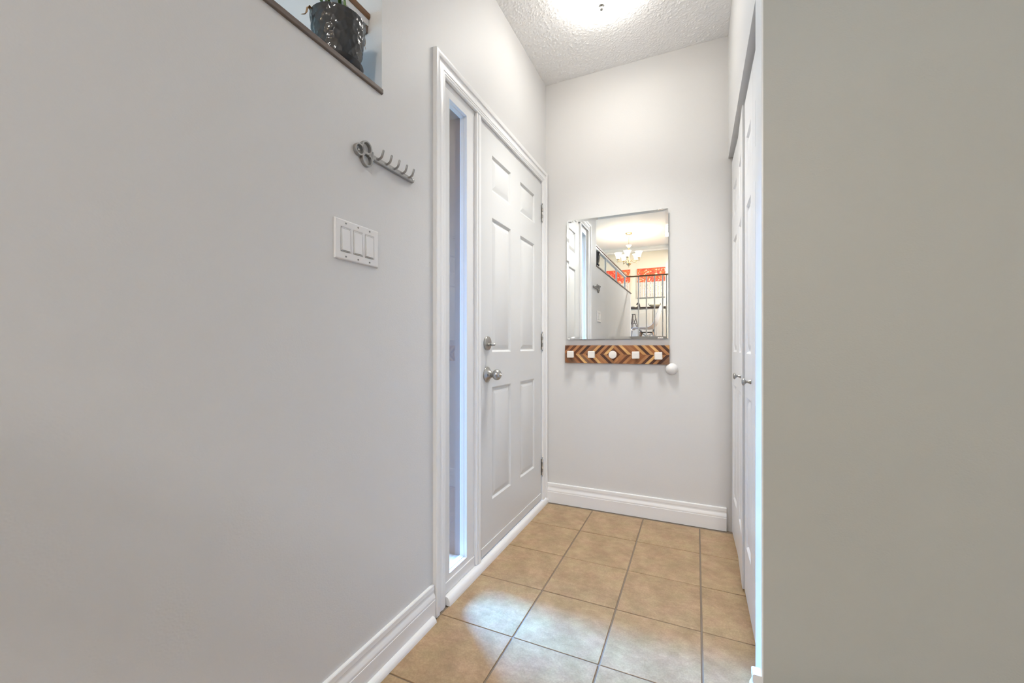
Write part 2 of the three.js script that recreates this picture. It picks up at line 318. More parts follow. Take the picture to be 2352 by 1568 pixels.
{ // sidelight
  const w = base('window_1');
  const z0 = 0.9505, z1 = 1.2045, y0 = 0.0365, y1 = 2.0745, gz0 = 1.015, gz1 = 1.156, gy0 = 0.101, gy1 = 2.042, X = -0.006;
  const s = new THREE.Shape([[z0, y0], [z1, y0], [z1, y1], [z0, y1]].map(([a, b]) => new THREE.Vector2(a, b)));
  s.holes.push(new THREE.Path([[gz0, gy0], [gz1, gy0], [gz1, gy1], [gz0, gy1]].map(([a, b]) => new THREE.Vector2(a, b))));
  mesh('sash', new THREE.ExtrudeGeometry(s, { depth: 0.032, bevelEnabled: false }).rotateY(-Math.PI / 2).translate(X, 0, 0), M.vinyl, w);
  mesh('outer_frame', new THREE.ExtrudeGeometry(s, { depth: 0.085, bevelEnabled: false }).rotateY(-Math.PI / 2).translate(X - 0.0325, 0, 0), M.outerFrame, w);
  const bead = [[-0.002, -0.03], [-0.002, 0.0006], [0.0012, 0.0006], [0.003, -0.013], [0.0048, -0.0135], [0.009, -0.0265], [0.009, -0.03]];
  mesh('glazing_bead', moulding(bead, [[X, gy0, gz0], [X, gy1, gz0], [X, gy1, gz1], [X, gy0, gz1], [X, gy0, gz0]], [1, 0, 0], 0.2), M.vinyl, w);
  mesh('pane', box(X - 0.031, gy0, gz0, X - 0.029, gy1, gz1), M.pane, w);
  mesh('bottom_rail', rbox(X - 0.002, y0, 0.952, X + 0.0045, 0.078, 1.2, 0.0018), M.vinyl, w);
}
// six-panel entry door, hinged next to the corner
const panelPart = (w, h, out) => {                              // a raised panel pressed into a sheet: rings of [inset, depth]
  const R = [[0, 0], [0.003, -0.0004], [0.007, -0.0035], [0.011, -0.0085], [0.015, -0.0092], [0.018, -0.0085], [0.038, -0.002], [0.040, -0.0016]], pos = [];
  const ring = ([i, d]) => [[i, i, d], [w - i, i, d], [w - i, h - i, d], [i, h - i, d]];
  for (let k = 0; k < R.length - 1; k++) { const a = ring(R[k]), b = ring(R[k + 1]); for (let q = 0; q < 4; q++) { const n = (q + 1) % 4; for (const p of [a[q], a[n], b[n], a[q], b[n], b[q]]) pos.push(...p); } }
  const e = ring(R[R.length - 1]); for (const p of [e[0], e[1], e[2], e[0], e[2], e[3]]) pos.push(...p);
  const g = new THREE.BufferGeometry(); g.setAttribute('position', new THREE.Float32BufferAttribute(pos, 3)); g.setAttribute('uv', new THREE.Float32BufferAttribute(new Float32Array(pos.length / 3 * 2), 2)); g.computeVertexNormals();
  return toCreasedNormals(g, 0.35);
};
// a leaf in its own frame: x across, y up, face at z = 0, with holes for the panels
function leafGeo(w, h, th, holes) {
  const s = new THREE.Shape([[0, 0], [w, 0], [w, h], [0, h]].map(([a, b]) => new THREE.Vector2(a, b)));
  for (const [x, y, a, b] of holes) s.holes.push(new THREE.Path([[x, y], [x + a, y], [x + a, y + b], [x, y + b]].map(([p, q]) => new THREE.Vector2(p, q))));
  const front = new THREE.ExtrudeGeometry(s, { depth: 0.011, bevelEnabled: false }).translate(0, 0, -0.011);
  return merge([front, box(0, 0, -th, w, h, -0.011)]);
}
{
  const d = base('door_1');
  // the leaf frame turned so that x runs towards the corner (-z) and the face looks along +x
  const at = (g) => g.rotateY(Math.PI / 2).translate(0, 0, 0.9005);
  const w = 0.813, y0 = 0.042, h = 2.03, c1 = 0.9005 - 0.784, c2 = 0.9005 - 0.43, pw = 0.228;
  const rows = [[1.789, 0.18], [0.998, 0.665], [0.275, 0.556]], holes = [];
  for (const [y, ph] of rows) for (const c of [c1, c2]) holes.push([c, y - y0, pw, ph]);
  mesh('door_leaf', at(leafGeo(w, h, 0.044, holes).translate(0, y0, 0)), M.door, d);
  for (const [x, y, a, b] of holes) mesh('door_panel', at(panelPart(a, b).translate(x, y + y0, 0)), M.door, d);
  mesh('door_sweep', rbox(-0.001, 0.0425, 0.09, 0.004, 0.083, 0.898, 0.0015), M.door, d);
  for (const y of [1.835, 1.006, 0.196]) {
    const hy = 0.105, parts = [];
    const hg = mesh('hinge', [rbox(-0.001, y, 0.0835, 0.0022, y + hy, 0.0925, 0.0008), rbox(-0.001, y, 0.073, 0.0025, y + hy, 0.0815, 0.0008)], M.nickel, d);
    for (let k = 0; k < 5; k++) { const kn = mesh('knuckle', new THREE.CylinderGeometry(0.0062, 0.0062, hy / 5 - 0.0025, 14).translate(0.0075, y + hy * (k + 0.5) / 5, 0.0825), k % 2 ? M.nickel : M.chrome, hg); }
    mesh('hinge_pin', [new THREE.CylinderGeometry(0.003, 0.003, hy + 0.016, 10).translate(0.0075, y + hy / 2, 0.0825), new THREE.SphereGeometry(0.0045, 10, 8).translate(0.0075, y + hy + 0.008, 0.0825)], M.nickel, hg);
  }
  { // deadbolt with its thumb turn
    const b = mesh('deadbolt', towardsX(lathe([[0, 0], [0.0325, 0], [0.0335, 0.002], [0.0335, 0.0075], [0.0322, 0.0095], [0.0295, 0.0105], [0, 0.0105]], 48)).translate(0, 1.043, 0.839), M.nickel, d);
    const turn = towardsX(lathe([[0, 0.008], [0.0075, 0.009], [0.0065, 0.016], [0, 0.016]], 20)).translate(0, 1.036, 0.839);
    const blade = new THREE.SphereGeometry(1, 24, 14).scale(0.0165, 0.0075, 0.0085).translate(0.03, 1.037, 0.836);
    mesh('thumb_turn', [turn, blade], M.nickel, b);
  }
  { // round knob on a flared rose
    const k = mesh('door_handle', towardsX(lathe([[0, 0], [0.0365, 0], [0.038, 0.0015], [0.038, 0.004], [0.0355, 0.006], [0.029, 0.009], [0.021, 0.0165], [0.0155, 0.025], [0.0135, 0.029], [0, 0.029]], 48)).translate(0, 0.894, 0.837), M.nickel, d);
    mesh('knob', towardsX(lathe([[0.0125, 0.027], [0.0125, 0.034], [0.0145, 0.0355], [0.0205, 0.039], [0.0245, 0.0455], [0.0258, 0.053], [0.0248, 0.060], [0.0215, 0.0665], [0.0165, 0.0705], [0.0135, 0.0715], [0.0125, 0.0705], [0, 0.0705]], 48)).translate(0, 0.894, 0.837), M.nickel, k);
    mesh('lock_button', towardsX(lathe([[0, 0.069], [0.0085, 0.069], [0.0085, 0.0715], [0.0055, 0.0725], [0.0045, 0.078], [0.002, 0.0795], [0, 0.0795]], 24)).translate(0, 0.894, 0.837), M.chrome, k);
    mesh('pin_hole', new THREE.CylinderGeometry(0.0024, 0.0024, 0.003, 12).rotateZ(-1.0).translate(0.0165, 0.894, 0.8585), M.nickelDark, k);
  }
  mesh('strike_plate', rbox(-0.004, 0.866, 0.9015, 0.0025, 0.924, 0.9045, 0.001), M.nickel, d);
}

// ---------------------------------------------------------------- closet bifold doors
{
  const leafW = 0.283, h = 2.03, holes = [[0.062, 1.70, 0.159, 0.165], [0.062, 0.985, 0.159, 0.60], [0.062, 0.20, 0.159, 0.615]].map(([x, y, a, b]) => [x, y, a, b]);
  const geo = leafGeo(leafW, h, 0.032, holes), panels = holes.map(([x, y, a, b]) => panelPart(a, b).translate(x, y, 0));
  const knobGeo = lathe([[0, 0], [0.0075, 0], [0.008, 0.002], [0.0055, 0.006], [0.0042, 0.011], [0.0048, 0.0155], [0.0085, 0.019], [0.0125, 0.0215], [0.0138, 0.0245], [0.0122, 0.028], [0.0075, 0.0305], [0, 0.0312]], 32).rotateX(Math.PI / 2);
  const make = (name, knobs) => {
    const d = base(name);
    return (zA, xA, zB, xB, knob) => {                          // a leaf from its far edge to its near edge, face towards -x
      const t = mesh('door_leaf', geo, M.closet, d), dx = xB - xA, dz = zB - zA;
      t.position.set(xA, 0.012, zA); t.rotation.y = Math.atan2(-dz, dx); t.scale.x = Math.hypot(dx, dz) / leafW;
      // local x runs along the leaf towards the camera; its face normal is then -x in the room
      for (const p of panels) mesh('door_panel', p, M.closet, t);
      if (knob !== undefined) mesh('knob', knobGeo.clone().translate(knob, 0.885, 0), M.nickel, t);
    };
  };
  const A = make('door_2'); A(0.018, 1.094, 0.312, 1.099); A(0.314, 1.099, 0.611, 1.090, 0.20);
  const B = make('door_3'); B(0.6165, 1.0985, 0.884, 1.0985, 0.232); B(0.886, 1.0985, 1.143, 1.0985);
}

// ---------------------------------------------------------------- half-wall cap and railing
struct(mesh('trim_6', rbox(-0.14, CAP - 0.016, 1.5555, 0.008, CAP, END + 0.012, 0.003), M.capWood), 'dark wooden cap on the half wall');
{
  const r = thing('stair_railing', 'dark wooden handrail on slim white balusters above the half wall and across the landing', 'railing');
  const X = -0.07, RY = 2.105, path = [[X, RY, 1.556], [X, RY, END - 0.10], [X + 0.03, RY, END - 0.03], [X + 0.10, RY, END], [2.58, RY, END]];
  const prof = [[-0.020, 0.0], [-0.023, -0.004], [-0.023, -0.014], [-0.019, -0.019], [0.019, -0.019], [0.023, -0.014], [0.023, -0.004], [0.020, 0]];
  mesh('handrail', moulding(prof.map(([a, b]) => [a, b]), path, [0, 1, 0], 0.4), M.railWood, r);
  mesh('sub_rail', moulding([[-0.016, -0.019], [-0.016, -0.040], [0.016, -0.040], [0.016, -0.019]], path.slice(0, 2), [0, 1, 0]), M.vinyl, r);
  mesh('wall_bracket', rbox(X - 0.014, RY - 0.062, 1.5555, X + 0.014, RY - 0.036, 1.565, 0.003), M.capWood, r);
  const bal = new RoundedBoxGeometry(0.019, 1, 0.019, 1, 0.002), short = RY - 0.039 - CAP, tall = RY - 0.018 - DF;
  for (const z of [2.36, 3.08, 3.8]) { const b = mesh('baluster', bal, M.vinyl, r); b.scale.y = short; b.position.set(X, CAP + short / 2, z); }
  for (let k = 0; k < 20; k++) { const b = mesh('baluster', bal, M.vinyl, r); b.scale.y = tall; b.position.set(0.113 + k * 0.1155, DF + tall / 2, END); }
}

// ---------------------------------------------------------------- potted plant on the ledge
{
  const pot = thing('potted_plant', 'glossy dark grey hammered plant pot with a sparse green plant on the half-wall ledge', 'potted plant', [-0.062, CAP, 1.672]);
  const r = rng(9), cells = [];
  for (let j = 0; j < 10; j++) for (let i = 0; i < 22; i++) cells.push([(i + (j % 2) / 2 + (r() - 0.5) * 0.75) / 22 * 2 * Math.PI, (j + 0.5 + (r() - 0.5) * 0.8) / 10]);
  const prof = (t) => 0.054 + 0.0235 * Math.pow(t, 0.75) + 0.003 * Math.sin(t * Math.PI), y0 = 0.013, hh = 0.137, na = 168, ny = 64, pos = [], idx = [];
  for (let j = 0; j <= ny; j++) for (let i = 0; i < na; i++) {
    const a = i / na * 2 * Math.PI, t = j / ny; let f1 = 9;
    for (const [ca, cy] of cells) { let da = Math.abs(a - ca) % (2 * Math.PI); if (da > Math.PI) da = 2 * Math.PI - da; const dx = da * 0.066, dy = (t - cy) * hh * 0.72, d = dx * dx + dy * dy; if (d < f1) f1 = d; }
    const edge = clamp(Math.min(t, 1 - t) * 14), R = prof(t) - 0.0018 * edge + edge * Math.min(0.003, 0.003 * f1 / 0.00012);
    pos.push(R * Math.cos(a), y0 + t * hh, R * Math.sin(a));
  }
  for (let j = 0; j < ny; j++) for (let i = 0; i < na; i++) { const a = j * na + i, b = j * na + (i + 1) % na; idx.push(a, a + na, b, b, a + na, b + na); }
  const g = new THREE.BufferGeometry(); g.setAttribute('position', new THREE.Float32BufferAttribute(pos, 3)); g.setIndex(idx); g.computeVertexNormals();
  const Rt = prof(1), rim = lathe([[Rt - 0.0005, y0 + hh - 0.002], [Rt, y0 + hh], [Rt - 0.002, y0 + hh + 0.0015], [Rt - 0.005, y0 + hh], [Rt - 0.007, y0 + hh - 0.03], [0, y0 + hh - 0.03]], 80), foot = lathe([[0, y0 - 0.004], [0.050, y0 - 0.004], [0.053, y0], [0.053, y0 + 0.001]], 60);
  mesh('pot', [g, rim, foot], M.glaze, pot);
  mesh('saucer', lathe([[0, 0.0005], [0.05, 0.0005], [0.058, 0.003], [0.067, 0.012], [0.0715, 0.022], [0.0705, 0.0235], [0.068, 0.0225], [0.062, 0.012], [0.056, 0.007], [0, 0.007]], 72), M.saucer, pot);
  mesh('soil', lathe([[0, y0 + hh - 0.022], [0.03, y0 + hh - 0.02], [Rt - 0.0075, y0 + hh - 0.026]], 30), M.soil, pot);
  const leaf = (pts, w, mat) => {                                // an arching strap leaf, folded along its rib
    const c = new THREE.CatmullRomCurve3(pts.map((p) => V(...p)));
    return mesh('leaf', sheet((u, v) => { const p = c.getPoint(v), d = c.getTangent(v), side = V(-d.z, 0, d.x).normalize(); if (!isFinite(side.x) || side.lengthSq() < 0.1) side.set(1, 0, 0); const ww = w * Math.sin(Math.PI * clamp(0.08 + v * 0.9)) ** 0.7, s = u * 2 - 1; return p.addScaledVector(side, s * ww).add(V(0, Math.abs(s) * ww * 0.35, 0)); }, 4, 16, 0.0007), mat, pot);
  };
  const top = y0 + hh;
  leaf([[0.0, top - 0.02, 0.02], [0.02, top + 0.012, 0.05], [0.035, top + 0.016, 0.068], [0.046, top - 0.004, 0.074]], 0.0035, M.leaf);
  leaf([[0.01, top - 0.02, 0.0], [0.03, top + 0.02, 0.02], [0.05, top + 0.03, 0.045], [0.062, top + 0.02, 0.06]], 0.0045, M.leaf);
  leaf([[0.01, top - 0.02, -0.01], [0.02, top + 0.03, -0.005], [0.025, top + 0.06, 0.0], [0.02, top + 0.085, 0.01]], 0.004, M.leaf);
  leaf([[0.0, top - 0.02, 0.01], [0.04, top + 0.015, 0.0], [0.055, top + 0.02, -0.012], [0.06, top + 0.012, -0.02]], 0.004, M.leaf);
  leaf([[-0.02, top - 0.02, 0.0], [-0.03, top + 0.03, 0.02], [-0.03, top + 0.055, 0.04], [-0.025, top + 0.06, 0.07]], 0.005, M.leaf);
  leaf([[0.0, top - 0.02, 0.03], [0.005, top + 0.03, 0.05], [0.0, top + 0.045, 0.08], [-0.01, top + 0.03, 0.10]], 0.004, M.leaf);
  leaf([[-0.035, top - 0.02, 0.05], [-0.035, top + 0.005, 0.074], [-0.036, top - 0.022, 0.083], [-0.036, top - 0.034, 0.098]], 0.006, M.dryLeaf);
  leaf([[0.0, top - 0.005, -0.05], [0.0, top + 0.004, -0.075], [0.002, top - 0.03, -0.088], [0.0, top - 0.06, -0.09]], 0.006, M.dryLeaf);
  leaf([[0.03, top - 0.005, -0.055], [0.03, top + 0.0, -0.07], [0.028, top - 0.02, -0.078], [0.03, top - 0.035, -0.08]], 0.004, M.dryLeaf);
}

// ---------------------------------------------------------------- things on the door wall
{ // key-shaped rack: three-ring bow, shank with five upturned hooks
  const k = thing('key_rack', 'grey metal key-shaped rack with five hooks on the wall left of the door', 'key rack', [0, 1.608, 1.5]);
  const ringGeo = (r, wdt, d) => { const s = new THREE.Shape(); s.absarc(0, 0, r, 0, 2 * Math.PI); const hole = new THREE.Path(); hole.absarc(0, 0, r - wdt, 0, 2 * Math.PI, true); s.holes.push(hole); return new THREE.ExtrudeGeometry(s, { depth: d - 0.002, bevelEnabled: true, bevelSize: 0.0012, bevelThickness: 0.0012, bevelSegments: 2, bevelOffset: -0.0012, curveSegments: 32 }); };
  const face = (g, y, z) => g.rotateY(Math.PI / 2).translate(0.001, y, z);   // drawn in x (towards -z), y; pushed out along +x
  mesh('bow', [face(ringGeo(0.021, 0.0055, 0.012).scale(1.0, 1.0, 1), 0.018, 0.130), face(ringGeo(0.021, 0.0055, 0.012), -0.016, 0.128)], M.pewter, k);
  mesh('bow', face(ringGeo(0.0175, 0.0045, 0.012), 0.002, 0.159), M.pewter, k);
  mesh('collar', [rbox(0.001, -0.0125, 0.1035, 0.013, 0.0155, 0.1085, 0.0015), rbox(0.001, -0.009, 0.1085, 0.0115, 0.012, 0.113, 0.0015), rbox(0.001, -0.006, 0.113, 0.012, 0.008, 0.122, 0.002), face(prism([[-0.016, -0.0045], [0.004, -0.003], [0.004, 0.003], [-0.016, 0.0045]], 0, 0.012, 0.001), 0.001, 0.130)], M.pewter, k);
  mesh('shank', [rbox(0.001, -0.0065, -0.094, 0.006, 0.0115, 0.104, 0.001), rbox(0.001, -0.0075, -0.082, 0.0125, 0.0005, 0.106, 0.002), towardsX(lathe([[0, 0], [0.0085, 0], [0.0085, 0.007], [0.007, 0.009], [0, 0.009]], 24)).translate(0.001, 0.002, -0.09)], M.pewter, k);
  for (const z of [0.085, 0.047, 0.010, -0.028, -0.064]) mesh('hook', [tube([[0.004, 0.002, z - 0.001], [0.016, 0.002, z], [0.027, 0.006, z + 0.001], [0.032, 0.014, z + 0.002], [0.035, 0.023, z + 0.002]], 0.0036, 24, 10), rod([0.002, 0.002, z - 0.001], [0.014, 0.002, z], 0.006, 0.0036, 12)], M.pewter, k);
  for (const [y, z] of [[0.003, 0.159], [0.002, -0.09]]) { const s = mesh('screw', towardsX(lathe([[0, 0], [0.0042, 0], [0.0042, 0.002], [0.002, 0.0036], [0, 0.0038]], 16)).translate(z > 0 ? 0.004 : 0.0095, y, z), M.chrome, k); mesh('screw_slot', box(z > 0 ? 0.0074 : 0.0129, y - 0.0005, z - 0.0022, z > 0 ? 0.0081 : 0.0136, y + 0.0005, z + 0.0022), M.nickelDark, s); }
}
{ // triple rocker switch
  const s = thing('light_switch', 'white triple rocker light switch plate on the wall below the key rack', 'light switch', [0, 1.331, 1.6615]);
  const sh = new THREE.Shape([[-0.0843, -0.0567], [0.0843, -0.0567], [0.0843, 0.0567], [-0.0843, 0.0567]].map(([a, b]) => new THREE.Vector2(a, b)));
  for (const c of [-0.046, 0, 0.046]) sh.holes.push(new THREE.Path([[c - 0.0166, -0.0333], [c + 0.0166, -0.0333], [c + 0.0166, 0.0333], [c - 0.0166, 0.0333]].map(([a, b]) => new THREE.Vector2(a, b))));
  mesh('cover_plate', new THREE.ExtrudeGeometry(sh, { depth: 0.0015, bevelEnabled: true, bevelThickness: 0.0045, bevelSize: 0.004, bevelOffset: -0.004, bevelSegments: 4 }).rotateY(Math.PI / 2).translate(0.0005, 0, 0), M.plastic, s);
  for (const c of [-0.046, 0, 0.046]) {
    const f = mesh('switch_frame', [box(0.0002, -0.0332, c - 0.0165, 0.003, 0.0332, c + 0.0165), rbox(0.0002, -0.0332, c - 0.0165, 0.0066, 0.0332, c - 0.0143, 0.0004), rbox(0.0002, -0.0332, c + 0.0143, 0.0066, 0.0332, c + 0.0165, 0.0006), rbox(0.0002, 0.0312, c - 0.0165, 0.0066, 0.0332, c + 0.0165, 0.0006), rbox(0.0002, -0.0332, c - 0.0165, 0.0066, -0.0312, c + 0.0165, 0.0006)], M.plastic, s);
    mesh('rocker', prism([[0.0025, -0.0306], [0.0098, -0.0306], [0.0085, -0.0005], [0.0066, 0.0306], [0.0025, 0.0306]], -0.0141, 0.0141, 0.0005).translate(0, 0, c), M.plastic, f);
    for (const y of [-0.0472, 0.0508 - 0.0036]) { const sc = mesh('screw', towardsX(lathe([[0, 0], [0.0031, 0], [0.0029, 0.0009], [0, 0.0014]], 14)).translate(0.0062, y, c), M.nickel, s); mesh('screw_slot', box(0.007, y - 0.0006, c - 0.0022, 0.0078, y + 0.0006, c + 0.0022), M.nickelDark, sc); }
  }
}

// ---------------------------------------------------------------- things on the back wall
{ // bevelled mirror held by four clips
  const x0 = 0.1515, x1 = 0.7645, y0 = 1.0735, y1 = 1.8355, w = x1 - x0, h = y1 - y0, b = 0.0150, zf = 0.020;
  const m = thing('wall_mirror', 'frameless rectangular wall mirror with slanted glass edges held by clips above the coat rack', 'mirror', [(x0 + x1) / 2, y0, 0.002]);
  const quad = (a, q, c, d) => { const g = new THREE.BufferGeometry(); g.setAttribute('position', new THREE.Float32BufferAttribute([a, q, c, a, c, d].flat(), 3)); g.setAttribute('uv', new THREE.Float32BufferAttribute(new Float32Array(12), 2)); g.computeVertexNormals(); return g; };
  const X0 = -w / 2, X1 = w / 2, f = zf - 0.002, e = f - 0.0010, o = [[X0, 0, e], [X1, 0, e], [X1, h, e], [X0, h, e]], i = [[X0 + b, b, f], [X1 - b, b, f], [X1 - b, h - b, f], [X0 + b, h - b, f]];
  mesh('mirror_glass', quad(...i), M.mirror, m);
  for (let k = 0; k < 4; k++) { const n = (k + 1) % 4; mesh('bevel', quad(o[k], o[n], i[n], i[k]), M.mirror, m); }
  mesh('glass_edge', [box(X0, 0, e - 0.0045, X1, h, e - 0.0002)], M.glassEdge, m);
  mesh('backing', box(X0 + 0.012, 0.012, -0.0015, X1 - 0.012, h - 0.012, e - 0.0045), M.glassEdge, m);
  for (const [x, top] of [[0.175, 1], [0.722, 1], [0.185, 0], [0.722, 0]]) {
    const cx = x - (x0 + x1) / 2, y = top ? h : 0, sgn = top ? 1 : -1;
    mesh('clip', [rbox(cx - 0.014, y - 0.001 + (top ? 0.0012 : -0.0012), -0.0015, cx + 0.014, y + 0.001 + (top ? 0.0012 : -0.0012), f + 0.0015, 0.0004), rbox(cx - 0.014, Math.min(y, y - sgn * 0.006), f - 0.0006, cx + 0.014, Math.max(y, y - sgn * 0.006) + 0.001, f + 0.0018, 0.0005)], M.chrome, m);
  }
}
{ // coat rack: chevrons of mixed wood strips, four square pegs and a round one
  const x0 = 0.1395, x1 = 0.771, y0 = 0.922, y1 = 1.0345, mid = 0.978, cx = 0.4495, k = thing('coat_rack', 'wooden coat rack of brown chevron strips with five white pegs under the mirror', 'coat rack', [cx, y0, 0]);
  mesh('backboard', rbox(x0 - cx, 0, 0.0006, x1 - cx, y1 - y0, 0.013, 0.001), stripMaterials[2], k);
  const clip = (poly) => { let p = poly; for (const [n, c] of [[[1, 0], x0], [[-1, 0], -x1], [[0, 1], y0], [[0, -1], -y1]]) { const q = []; for (let i = 0; i < p.length; i++) { const a = p[i], b = p[(i + 1) % p.length], da = a[0] * n[0] + a[1] * n[1] - c, db = b[0] * n[0] + b[1] * n[1] - c; if (da >= 0) q.push(a); if (da * db < 0) { const t = da / (da - db); q.push([a[0] + t * (b[0] - a[0]), a[1] + t * (b[1] - a[1])]); } } p = q; if (p.length < 3) return null; } return p; };
  const sw = 0.0222, r = rng(31), up = y1 - mid, dn = mid - y0;
  // tones read from the middle outwards, upper right, lower right, upper left, lower left
  const seq = [[1, 1, 3, 1, 5, 2, 7, 2, 4, 0, 4, 2, 5, 1, 3, 0, 4, 4], [1, 1, 3, 7, 1, 3, 2, 7, 2, 3, 0, 5, 0, 3, 0, 6, 6, 6], [1, 1, 5, 1, 3, 0, 4, 6, 7, 0, 3, 1, 3, 1, 7, 1, 6, 6], [1, 1, 3, 0, 3, 7, 5, 1, 3, 6, 5, 1, 7, 6, 6, 2, 6, 6]];
  [[1, 1], [1, -1], [-1, 1], [-1, -1]].forEach(([sx, sy], q) => {
    for (let n = -3; n < 16; n++) {
      // a chevron arm: on the middle line from a to b, leaning back towards the middle
      const a = 0.006 + n * sw + 0.0, b = a + sw, rise = sy > 0 ? up : dn;
      let poly = [[a + rise, 0], [b + rise, 0], [b, rise], [a, rise]].map(([x, y]) => [x - 0, y]);
      poly = poly.map(([x, y]) => [x, y]);
      // keep what lies on this side of the centre line
      let c = []; for (let i = 0; i < 4; i++) { const A = poly[i], B = poly[(i + 1) % 4]; if (A[0] >= 0) c.push(A); if (A[0] * B[0] < 0) { const t = A[0] / (A[0] - B[0]); c.push([0, A[1] + t * (B[1] - A[1])]); } }
      if (c.length < 3) continue;
      c = clip(c.map(([x, y]) => [cx + sx * x, mid + sy * y])); if (!c) continue;
      if (Math.abs(THREE.ShapeUtils.area(c.map((p) => new THREE.Vector2(...p)))) < 2e-5) continue;
      if (sx * sy < 0) c.reverse();
      const g = prism(c.map(([x, y]) => [x - cx, y - y0]), 0.0125, 0.0185 + 0.0007 * r(), 0.0004), p = g.attributes.position, uv = g.attributes.uv, ang = Math.atan2(sy, -sx), ca = Math.cos(ang), sa = Math.sin(ang), off = r();
      for (let i = 0; i < p.count; i++) uv.setXY(i, (p.getX(i) * ca + p.getY(i) * sa) * 8 + off, (-p.getX(i) * sa + p.getY(i) * ca) * 8 + off);
      mesh('strip', g, stripMaterials[seq[q][clamp(n + 3, 0, 17)]], k);
    }
  });
  [[0.184, 0.977, 0.012], [0.318, 0.977, 0.0], [0.4495, 0.977, null], [0.585, 0.976, 0.02], [0.713, 0.972, 0.03]].forEach(([x, y, t]) => {
    const g = t === null ? towardsZ(lathe([[0, 0.019], [0.0215, 0.019], [0.0235, 0.021], [0.0238, 0.034], [0.0225, 0.0365], [0, 0.037]], 48)) : new RoundedBoxGeometry(0.043, 0.043, 0.018, 3, 0.004).rotateZ(t).translate(0, 0, 0.028);
    const p = mesh('peg', g.translate(0, 0, 0.018), M.peg, k); p.position.set(x - cx, y - y0, 0); if (t === null) p.userData.label = 'round white peg';
    mesh('peg_stem', towardsZ(lathe([[0, 0.0185], [0.008, 0.0185], [0.008, 0.042], [0, 0.042]], 20)), M.peg, p);
  });
}
{
  const g = towardsZ(lathe([[0, 0], [0.0335, 0], [0.034, 0.004], [0.033, 0.012], [0.0295, 0.021], [0.0235, 0.0285], [0.0155, 0.0335], [0.0075, 0.0358], [0, 0.0364]], 48));
  const d = mesh('wall_bumper', g, M.plastic); d.position.set(0.783, 0.896, 0.0005);
  tag(d, 'round white plastic door bumper on the wall below the coat rack', 'door bumper');
}

// ---------------------------------------------------------------- ceiling lamps
function lamp(name, label, pos, L) {
  const g = thing(name, label, 'ceiling lamp', pos);
  mesh('lamp_base', lathe([[0, 0], [0.155, 0], [0.158, -0.006], [0.15, -0.018], [0, -0.018]], 56), M.nickel, g);
  mesh('lamp_shade', lathe([[0.168, -0.020], [0.171, -0.024], [0.168, -0.034], [0.155, -0.052], [0.130, -0.070], [0.095, -0.085], [0.05, -0.094], [0.0, -0.097]], 64), lampGlass(L.glow), g);
  mesh('finial', lathe([[0, -0.094], [0.014, -0.095], [0.015, -0.099], [0.009, -0.102], [0.007, -0.107], [0.009, -0.112], [0.006, -0.118], [0, -0.120]], 28), M.nickel, g);
  // the light that leaves the dome downwards
  let p;
  if (L.wide) { p = new THREE.RectAreaLight(lin(...L.color), L.power, 0.25, 0.25); p.rotation.x = -Math.PI / 2; }
  else { p = new THREE.SpotLight(lin(...L.color), L.power, 0, 0.9, 1, 2); p.target.position.set(0, -3, 0); g.add(p.target); p.castShadow = true; p.shadow.radius = 7; }
  p.position.set(0, -0.125, 0); p.name = 'lamp_light'; g.add(p);
  return g;
}
lamp('ceiling_lamp', 'round white glass dome lamp with nickel finial on the textured entry ceiling', [0.5, CEIL - 0.004, 0.61], FOYER_LAMP);
lamp('ceiling_lamp', 'unseen white glass dome lamp added as fill light on the upper ceiling right of the dining room', [1.2, UP, 5.0], FILL_LAMP);  // invented fixture, put in to lift the walls from behind the camera

